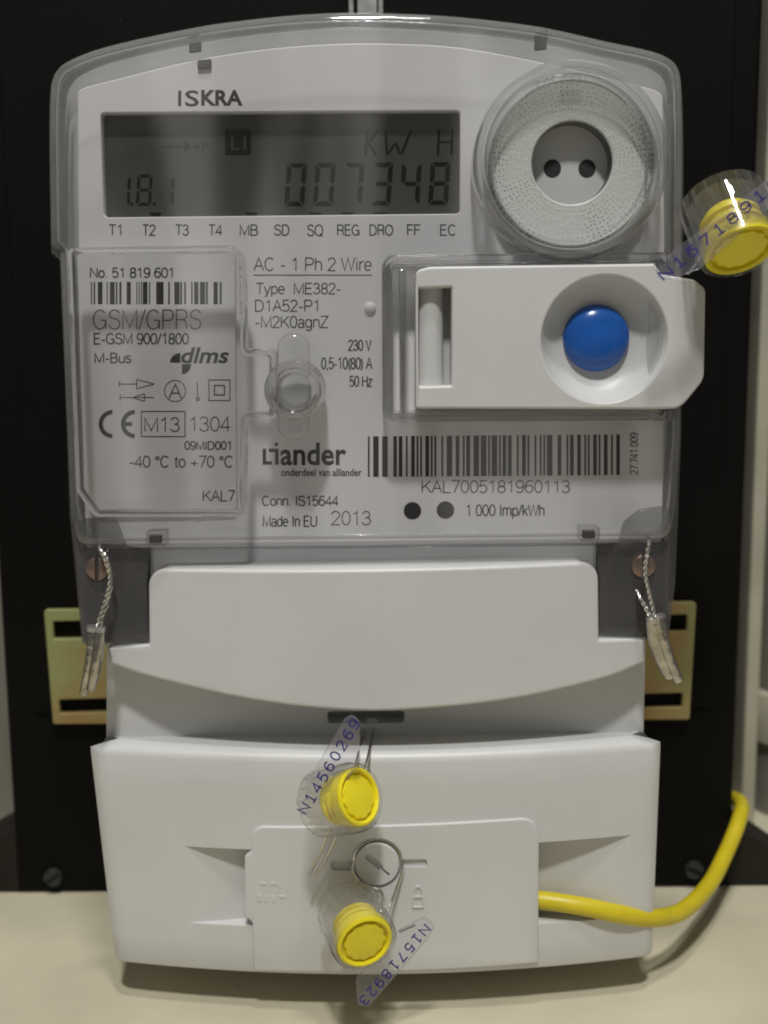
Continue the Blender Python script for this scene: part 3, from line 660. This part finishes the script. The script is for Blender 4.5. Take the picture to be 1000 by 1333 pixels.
# white strip between the ears below the ledge
pxprism('ledge_strip', [(196, 716), (776, 708), (776, 745), (196, 752)], -3.2, 2.0, 'clearrim', CV, 0.3, yp=-3.2)
pxprism('ledge_back', [(196, 712), (776, 704), (776, 760), (196, 766)], 0.5, 4.8, 'panel', MT, 0.2, yp=0.5)
for (u, v) in ((203, 702), (768, 696)):
    pxprism('latch', [(u-13, v-10, 2), (u+13, v-10, 2), (u+13, v+9, 2), (u-13, v+9, 2)], -10.2, -6.0, 'clearrim', CV, 0.25, yp=-10)
    pxprism('latch_slot', [(u-9, v-5, 1), (u+7, v-5, 1), (u+7, v+5, 1), (u-9, v+5, 1)], -10.5, -9.0, 'dark', CV, 0.1, yp=-10.5)
for (u, v, a, b) in ((254, 62, 8, 7), (266, 84, 9, 6), (704, 57, 8, 9)):
    pxprism('clip', [(u-a, v-b, 2), (u+a, v-b-2, 2), (u+a, v+b-2, 2), (u-a, v+b, 2)], -0.7, -0.06, 'clipgrey', CV, 0.2, yp=-0.7)
# moulded clear details
lathe('port_ring', [(19.6, -0.5), (19.9, 4), (19.7, 9.6), (19.2, 11.4), (18.4, 12.0), (17.8, 11.6), (17.4, 10.2), (17.2, 6.0), (17.2, -0.5)], ring_c+Vector((0, 0.8, 0)), (0, -1, 0), 'clearring', CV, n=80, cap=(False, False))
lathe('port_lip', [(16.95, 5.4), (17.15, 5.4), (17.15, 8.2), (16.6, 8.8), (15.8, 8.4), (15.6, 7.6), (16.3, 6.4)], ring_c, (0, -1, 0), 'clear', CV, n=80, cap=(False, False))
p = P(746, 100, -9); box('port_clip', p.x-2.0, p.x+2.0, -7.4, -6.4, p.z-0.9, p.z+0.9, 'clearring', CV, 0.3)
mo = px(rpoly([(86, 322, 8), (319, 318, 24), (322, 454, 5), (360, 454, 8), (360, 546, 8), (322, 546, 5), (320, 674, 12), (122, 674, 14), (98, 640, 8)], 5), -12)
mo = clean(mo, 0.25)
prism('module_box_wall', [mo, clean(inset(mo, 1.5), 0.2)], -11.4, -9.2, 'glass', CV, 0.55, 3)
prism('module_box_lid', [clean(inset(mo, 1.6), 0.2)], -11.0, -10.2, 'clear', CV, 0.15)
lk = P(383, 508, -11)
prism('lock_lug', [px(rpoly([(361, 434, 19), (403, 434, 19), (403, 572, 19), (361, 572, 19)]), -11)], -11.6, -9.2, 'clearring', CV, 1.0, 3)
lathe('lock_boss', [(6.2, 3.2), (6.2, 10.8), (5.7, 12.0), (4.6, 12.6), (3.7, 12.0), (3.3, 9.5), (3.1, 4), (3.3, 2.9), (5.8, 2.9), (6.2, 3.2)], (lk.x, 0, lk.z), (0, -1, 0), 'glass', CV, n=48, cap=(False, False))
do = clean(px(rpoly([(497, 330, 18), (880, 327, 6), (880, 549, 6), (498, 551, 15)]), -11), 0.2)
prism('door_frame_wall', [do, clean(inset(do, 2.2), 0.2)], -8.8, -0.4, 'glass', CV, 0.6, 3)
pxprism('hinge_bar', [(519, 350, 3), (529, 350, 3), (529, 536, 3), (521, 536, 3)], -8.6, -3.0, 'glass', CV, 0.5, yp=-8.6)

# ---- seal door with the blue button
DY = -10.5
dish_c = P(787, 442, DY)
door_px = [(541, 352, 10), (560, 347, 6), (852, 343, 2), (862, 357, 3), (905, 364, 16), (919, 376, 12), (917, 494, 26), (886, 532, 26), (850, 533, 4), (541, 532, 4)]
dslot = [(545, 376, 2), (588, 374, 2), (588, 502, 2), (546, 503, 2)]
DR = prism('door', [px(rpoly(door_px), DY), px(rpoly(dslot), DY), circ((dish_c.x, dish_c.z), 12.9, 64)], DY, -3.6, 'white', MT, 0.55, 3)
prism('door_back', [inset(px(rpoly(door_px), DY), 0.8)], -3.5, -1.2, 'white', DR, 0.2)
lathe('dish', [(12.95, 10.1), (12.5, 9.2), (11.8, 7.5), (10.6, 5.8), (9.2, 4.7), (7.6, 4.2), (0.01, 4.1)], (dish_c.x, 0, dish_c.z), (0, -1, 0), 'white', DR, n=64, cap=(False, False))
bt = P(778, 440, -6)
lathe('button', [(7.0, 3.7), (7.0, 4.6), (6.8, 5.3), (6.3, 5.95), (5.4, 6.6), (4.0, 7.15), (2.2, 7.5), (0.01, 7.6)], (bt.x, 0, bt.z), (0, -1, 0), 'blue', DR, n=56, cap=(False, False), angle=70)
rc = P(566, 440, -10)
za, zb = P(566, 378, -11).z, P(566, 500, -11).z
lathe('hinge_roll', [(2.9, zb-2), (2.9, za+2)], (rc.x-0.9, -5.6, 0), (0, 0, 1), 'white', DR, n=28)

# ---- terminal block, screws
pxprism('terminal_block', [(104, 692), (874, 684), (866, 832), (112, 838)], 6.6, 43.5, 'dark', MT, 0.4, yp=6.6)
SCR = []
for (u, v, a) in ((127, 740, R(88)), (838, 737, R(93))):
    p = P(u, v, -6.5); SCR.append(p)
    slotted('terminal_screw', (p.x, -4.3, p.z), 2.75, 2.6, a, 'brass', MT, sw=0.17)
    q = P(u+(14 if u < 500 else -12), v+2, -2)
    lathe('screw_well', [(6.0, -0.8), (6.0, 2.6), (5.5, 3.0), (5.0, 2.6), (4.8, -0.8)], (q.x, 0, q.z), (0, -1, 0), 'smoke', MT, n=40, cap=(False, False))
# ---- upper terminal cover
YT = -5.5
bot = [(840, 862), (800, 879), (750, 893), (680, 908), (600, 919), (490, 926), (400, 921), (320, 910), (250, 895), (190, 880), (142, 864)]
tc_px = rpoly([(193, 741, 22), (779, 732, 22), (780, 833, 1), (842, 831, 3)]+[(c.x, c.y) for c in catmull(bot, 3)]+[(138, 843, 3), (194, 839, 1)], 6)
def tbul(x): return -7.0*max(0.0, 1-(x/58.0)**2)
def pxb(pts, f):
    out = []
    for a in pts:
        y = YT
        for _ in range(4): p = P(a[0], a[1], y); y = YT+f(p.x)
        out.append((p.x, p.z))
    return out
TCV = prism('terminal_cover', [pxb(tc_px, tbul)], 0.0, 11.0, 'white', MT, 0.7, 3)
BEND_LATER = TCV
# ---- recessed middle
rec = pxprism('recess_wall', [(139, 836, 2), (841, 829, 2), (838, 976), (138, 984)], 1.5, 43.5, 'white', MT, 0.4, yp=1.5)
p0, p1 = P(426, 926, 1.5), P(527, 941, 1.5)
cut(rec, prism_mesh([rpoly([(p0.x, p1.z, 0.95), (p1.x, p1.z, 0.95), (p1.x, p0.z, 0.95), (p0.x, p0.z, 0.95)])], 0.0, 8.0))
p = P(484, 938, 5); lathe('cover_screw', [(2.3, -1.0), (2.3, 2.2), (2.0, 2.5), (0.01, 2.6)], (p.x, 5.0, p.z-1.1), (0, -1, 0), 'white', MT, n=32, cap=(False, False))

# ---- lower cover, bulging towards the middle
LY, LB = -5.0, 6.5
def bulge(x): return -LB*max(0.0, 1-((x+1.5)/60.0)**2)
def lower_cover():
    z_back = P(490, 953, 3.5).z; zsh = P(170, 975, LY).z; zb = P(150, 1254, LY).z
    xl_t, xr_t = P(121, 985, LY+4).x, P(857, 982, LY+4).x
    xl_b, xr_b = P(150, 1256, LY+2).x, P(849, 1246, LY+2).x
    prof = [(43.5, z_back), (3.2, z_back), (LY+2.2, zsh+1.0), (LY+1.0, zsh+0.45), (LY+0.3, zsh-0.3), (LY, zsh-1.4)]
    for k in range(1, 8): prof.append((LY+0.1*k/8, zsh-1.4+(zb+1.4-zsh+1.4)*k/8))
    prof += [(LY+0.1, zb+1.0), (LY+0.4, zb+0.35), (LY+1.2, zb), (43.5, zb)]
    nx = 44; rings = []
    for i in range(nx+1):
        s = -1+2*i/nx; s = math.copysign(1-(1-abs(s))**1.35, s) if abs(s) < 1 else s
        ring = []
        for (y, z) in prof:
            t = (zsh-z)/(zsh-zb); t = min(1, max(-0.05, t))
            xa = xl_t+(xl_b-xl_t)*t; xb = xr_t+(xr_b-xr_t)*t
            if z > zsh: k = (z-zsh)/(z_back-zsh); xa += 2.6*k; xb -= 2.6*k
            x = (xa+xb)/2+(xb-xa)/2*s
            wgt = 1.0 if y <= LY+1.5 else max(0.0, 1-(y-LY-1.5)/(3.2-LY-1.5)) if y < 3.2 else 0.0
            rnd = max(0.0, abs(s)-0.955)/0.045
            yy = y+bulge(x)*wgt+(2.2*rnd**2.2 if y < 3 else 0)
            ring.append(Vector((x, yy, z)))
        rings.append(ring)
    return loft('lower_cover', rings, 'white', MT, (True, True), True)
LC = lower_cover()
def fy(x): return LY+bulge(x)
def wedge(u0, u1, v0, v1, depth, flip):
    """grip recess: from the surface at u0 down to full depth at u1"""
    a, b = P(u0, v0, LY-4), P(u1, v1, LY-4)
    za, zb = a.z, b.z; x0, x1 = a.x, b.x
    vs = []
    for x, d in ((x0, 0.05), (x1, depth)):
        for z in (za, zb):
            vs.append(Vector((x, fy(x)+d, z))); vs.append(Vector((x, fy(x)-8, z)))
    f = [(0, 1, 3, 2), (4, 6, 7, 5), (0, 4, 5, 1), (2, 3, 7, 6), (0, 2, 6, 4), (1, 5, 7, 3)]
    me = bpy.data.meshes.new('w'); me.from_pydata([tuple(v*S) for v in vs], [], f)
    bm = bmesh.new(); bm.from_mesh(me); bmesh.ops.recalc_face_normals(bm, faces=bm.faces); bm.to_mesh(me); bm.free()
    return me
cut(LC, wedge(240, 334, 1104, 1203, 4.2, 1))
cut(LC, wedge(826, 698, 1095, 1203, 5.5, -1))
def bend(me, f=fy):
    """follow the bulging front: y measured from the surface"""
    bm = bmesh.new(); bm.from_mesh(me)
    xs = [v.co.x for v in bm.verts]; x = min(xs)+0.0025
    while x < max(xs):
        bmesh.ops.bisect_plane(bm, geom=bm.verts[:]+bm.edges[:]+bm.faces[:], plane_co=(x, 0, 0), plane_no=(1, 0, 0)); x += 0.0025
    for v in bm.verts: v.co.y += f(v.co.x/S)*S
    bmesh.ops.recalc_face_normals(bm, faces=bm.faces); bm.to_mesh(me); bm.free()
    me.polygons.foreach_set('use_smooth', [True]*len(me.polygons)); me.set_sharp_from_angle(angle=R(35))
bend(BEND_LATER.data, lambda x: YT+tbul(x))
YH = fy(0)
sc = P(491, 1124, YH-0.6)
hz = P(500, 1268, YH).z
hp = px(rpoly([(327, 1078, 22), (703, 1068, 22), (702, 1258), (330, 1266), (328, 1203, 3), (318, 1195, 6), (318, 1118, 6), (327, 1110, 3)]), YH)
hp = [(a, max(b, P(500, 1270, YH).z+0.4)) for a, b in hp]
slots = []
def rr(u0, v0, u1, v1, r, y=YH): 
    a, b = P(u0, v0, y), P(u1, v1, y); return rpoly([(a.x, b.z, r), (b.x, b.z, r), (b.x, a.z, r), (a.x, a.z, r)])
HT = prism('hatch', [clean(hp), clean(circ((sc.x, sc.z), 5.35, 40)+[])], -0.75, 1.0, 'white', MT, 0.3)
bend(HT.data)
for q in ((431, 1119, 462, 1132), (519, 1117, 556, 1127)):
    me = prism_mesh([rr(*q, 0.7)], -3, 0.1); me.transform(Matrix.Translation((0, fy(0)*S, 0))); cut(HT, me)
# embossed padlock and lettering on the hatch
yh = -0.78
em = [rr(536, 1164, 552, 1180, 0.3)]
o = prism('emboss', em+[rr(538.5, 1167, 549.5, 1177.5, 0.2)], yh-0.22, yh+0.1, 'white', HT, 0.08); bend(o.data)
o = prism('emboss', [px([(538, 1164), (538, 1156), (541, 1151), (547, 1151), (550, 1156), (550, 1164), (548, 1164), (548, 1157), (546, 1153.5), (542, 1153.5), (540, 1157), (540, 1164)], YH)], yh-0.22, yh+0.1, 'white', HT, 0.05); bend(o.data)
for q in ((338, 1150, 348, 1153), (352, 1149, 360, 1153), (363, 1150, 366, 1156), (334, 1166, 340, 1175), (344, 1166, 349, 1175), (353, 1166, 359, 1175), (363, 1166, 372, 1169)):
    o = prism('emboss', [rr(*q, 0.1)], yh-0.08, yh+0.1, 'white', HT, 0.04); bend(o.data)
sy = fy(sc.x)
seal_screw = lathe('seal_screw', [(4.95, -1.5), (4.95, 0.9), (4.7, 1.25), (0.01, 1.3)], (sc.x, sy, sc.z), (0, -1, 0), 'white', MT, n=48, cap=(True, False))
ca, sa = math.cos(R(-42)), math.sin(R(-42))
cut(seal_screw, prism_mesh([[(sc.x+ca*a-sa*b, sc.z+sa*a+ca*b) for a, b in ((-3.3, -.2), (-2.6, -0.75), (1.0, -0.75), (1.6, -.3), (3.6, -.3), (3.6, .3), (1.6, .3), (1.0, .75), (-2.6, .75), (-3.3, .2))]], sy-3, sy-0.45))
lathe('seal_screw_well', [(5.36, -1.4), (5.34, -0.2), (5.0, -1.5)], (sc.x, sy, sc.z), (0, -1, 0), 'dark', MT, n=48, cap=(False, False))

# ------------------------------------------------------------------ seals
def nrm(u, v, th, ph):
    c = -ray(u, v).normalized(); rgt = CR-c*CR.dot(c); rgt.normalize(); up = c.cross(rgt)
    return (c*math.cos(R(th))+(rgt*math.cos(R(ph))+up*math.sin(R(ph)))*math.sin(R(th))).normalized()
def rotor_seal(label, face, Y, th, ph, r, flag, Yf, txt, t0, t1, hh, wires=()):
    c = P(*face, Y); n = nrm(*face, th, ph)
    rt = root('rotary_seal', label, 'seal', c-n*6, 'yellow rotary meter seals')
    k = r/6.1
    def sc_(pr): return [(a*k, b*k) for a, b in pr]
    body = lathe('clear_body', sc_([(0.01, -11.5), (6.6, -11.5), (7.2, -11.0), (7.3, -8.0), (7.3, -1.0), (7.0, 0.1), (6.5, 0.35), (6.25, 0.1), (6.25, -9.8), (5.8, -10.4), (0.01, -10.4)]), c, n, 'sealclear', rt, n=56, cap=(False, False))
    for i in range(18):
        t = 2*math.pi*i/18; a, e1, e2 = frame(n); d = e1*math.cos(t)+e2*math.sin(t)
        tube('grip_rib', [c+d*7.3*k-n*10.4*k, c+d*7.3*k-n*7.6*k], 0.26*k, 'sealclear', body, n=6, smooth=False)
    def rf(kk, t, rr_): return rr_*(1+0.035*math.cos(12*t)) if kk in (2, 3) else rr_
    lathe('rotor_face', sc_([(0.01, 0.15), (3.9, 0.15), (4.35, 0.05), (4.5, -0.6), (4.95, -0.6), (5.1, 0.2), (5.5, 0.5), (5.95, 0.3), (6.1, -0.4), (6.1, -2.2), (5.2, -2.5), (0.01, -2.5)]), c, n, 'yellow', rt, n=96, rf=rf, cap=(False, False))
    lathe('rotor_barrel', sc_([(4.6, -2.6), (4.6, -3.5), (5.3, -3.7), (5.3, -4.4), (4.6, -4.6), (4.6, -5.4), (5.2, -5.6), (5.2, -6.3), (4.2, -6.5), (4.0, -7.7), (0.01, -7.8)]), c, n, 'yellow', rt, n=40, cap=(True, False))
    # printed flag
    pts = [P(u, v, Yf) for u, v in rpoly(flag, 4)]
    fl = prism('flag', [clean([(p.x, p.z) for p in pts])], Yf, Yf+1.1, 'flag', rt, 0.2)
    d = Vector((t1[0]-t0[0], t1[1]-t0[1])).normalized(); up = Vector((d.y, -d.x))*hh/2
    q = [P(t0[0]-up.x, t0[1]-up.y, Yf-0.05), P(t1[0]-up.x, t1[1]-up.y, Yf-0.05), P(t1[0]+up.x, t1[1]+up.y, Yf-0.05), P(t0[0]+up.x, t0[1]+up.y, Yf-0.05)]
    stroke_quad('printed_number', txt, q, 0.34, 'purple', fl, mono=True)
    for wp in wires: tube('wire', [P(*a) for a in wp], 0.32, 'wire', rt, n=8)
    return rt, c, n
rotor_seal('yellow rotary seal hanging below the curved terminal cover, number N14560269', (467, 1037), -25, 46, 10, 6.0,
           [(384, 1045, 4), (448, 938, 6), (459, 931, 6), (468, 941, 5), (469, 990), (424, 1062, 3), (402, 1066, 6)], -25.5, 'N14560269', (393, 1058), (464, 938), 15,
           wires=([(487, 945, 3.0), (484, 962, -4), (478, 990, -16), (470, 1012, -20)], [(476, 945, 3.0), (470, 968, -5), (462, 1000, -18)],
                  [(430, 1078, -19), (419, 1105, -17.5), (402, 1139, -17)], [(439, 1084, -19), (427, 1112, -17.5), (410, 1141, -17)]))
rotor_seal('yellow rotary seal hanging from the slotted screw on the hatch', (475, 1226), -27, 42, -62, 6.0,
           [(553, 1195, 6), (566, 1206, 5), (556, 1224), (480, 1311, 5), (466, 1309, 5), (463, 1276), (505, 1232), (520, 1212)], -23.0, 'N15718923', (557, 1206), (471, 1306), 14,
           wires=([(460, 1120, -12.4), (459, 1132, -12.9), (470, 1150, -13.2), (492, 1158, -13.6), (500, 1170, -14.5), (498, 1190, -18)],
                  [(523, 1118, -12.4), (524, 1132, -12.9), (519, 1150, -13.4), (509, 1176, -15), (502, 1195, -18)],
                  [(460, 1121, -12.4), (463, 1108, -12.2), (474, 1097, -12.2), (490, 1092, -12.2), (507, 1096, -12.2), (519, 1107, -12.2), (523, 1119, -12.4)],
                  [(520, 1213, -22), (530, 1209, -22), (541, 1204, -22)]))
rotor_seal('yellow rotary seal hanging at the corner of the door with the blue button', (964, 325), -20, 55, -66, 7.15,
           [(855, 350, 4), (866, 335, 4), (990, 240), (1022, 214), (1024, 252), (912, 350, 4), (874, 364, 5), (859, 362, 4)], -25.5, 'N15718918', (860, 361), (1012, 236), 15,
           wires=([(896, 356, -6), (902, 348, -9), (916, 330, -14), (940, 306, -18)],))

def crimp(label, wpath, w2, lobes):
    rt = root('crimp_seal', label, 'seal', P(*lobes[0][0][-1]), 'crimped wire seals on the cover screws')
    for wp in (wpath, w2): strands('twisted_wire', [P(*a) for a in wp], 0.27, 2.7, 'wire', rt)
    for path, ra in lobes:
        pts = [P(*a) for a in path]
        tube('crimp', pts, ra, 'alu', rt, n=16)
        d = (pts[1]-pts[0]).normalized(); tube('collar', [pts[0]-d*0.5, pts[0]+d*0.5], 1.32, 'steel', rt, n=14, smooth=False)
    return rt
crimp('crimped metal wire seal hanging from the screw on the module side of the meter',
      [(130, 706, -5), (131, 715, -10), (139, 728, -11), (143, 745, -11), (142, 765, -10.5), (136, 788, -10.5), (127, 815, -10.5), (124, 840, -10)],
      [(130, 716, -5), (136, 726, -9.5), (144, 752, -9.8), (141, 780, -9.5), (131, 812, -10), (128, 840, -10)],
      [([(121, 818, -10), (119, 850, -9.7), (114, 880, -9.3), (109, 902, -8.7)], lambda t: (1.2+0.55*math.sin(t*3.0), 1.15-0.25*t)),
       ([(130, 819, -10.2), (128, 850, -10.4), (124, 878, -10), (119, 897, -9.3)], lambda t: (1.25+0.5*math.sin(t*3.1), 1.3-0.45*t))])
crimp('crimped metal wire seal hanging from the screw below the blue button side',
      [(843, 700, -5), (845, 706, -10), (842, 725, -11), (840, 745, -11), (846, 775, -10.5), (852, 802, -10), (858, 830, -10)],
      [(830, 768, -6.5), (836, 782, -9.5), (846, 802, -10), (856, 826, -10)],
      [([(858, 803, -10), (863, 830, -10), (872, 858, -9.6), (884, 886, -9)], lambda t: (1.35-0.3*t, 1.3-0.25*t)),
       ([(849, 806, -10), (855, 832, -9.4), (864, 857, -8.8), (875, 880, -8)], lambda t: (1.3-0.2*t, 1.5+0.4*math.sin(t*3)))])

# ------------------------------------------------------------------ yellow cable
cab = tube('cable', [P(680, 1170, -5), P(715, 1173, -6.5), P(760, 1180, -7.5), P(808, 1190, -6.5), P(850, 1195, -2), P(888, 1186, 7), P(922, 1153, 22), P(945, 1110, 36), P(962, 1068, 46), P(965, 1046, 58), P(950, 1038, 74), P(930, 1036, 82)], 2.05, 'cable', n=18, k=8)
tag(cab, 'yellow round cable leaving the lower cover and going behind the black board', 'cable')
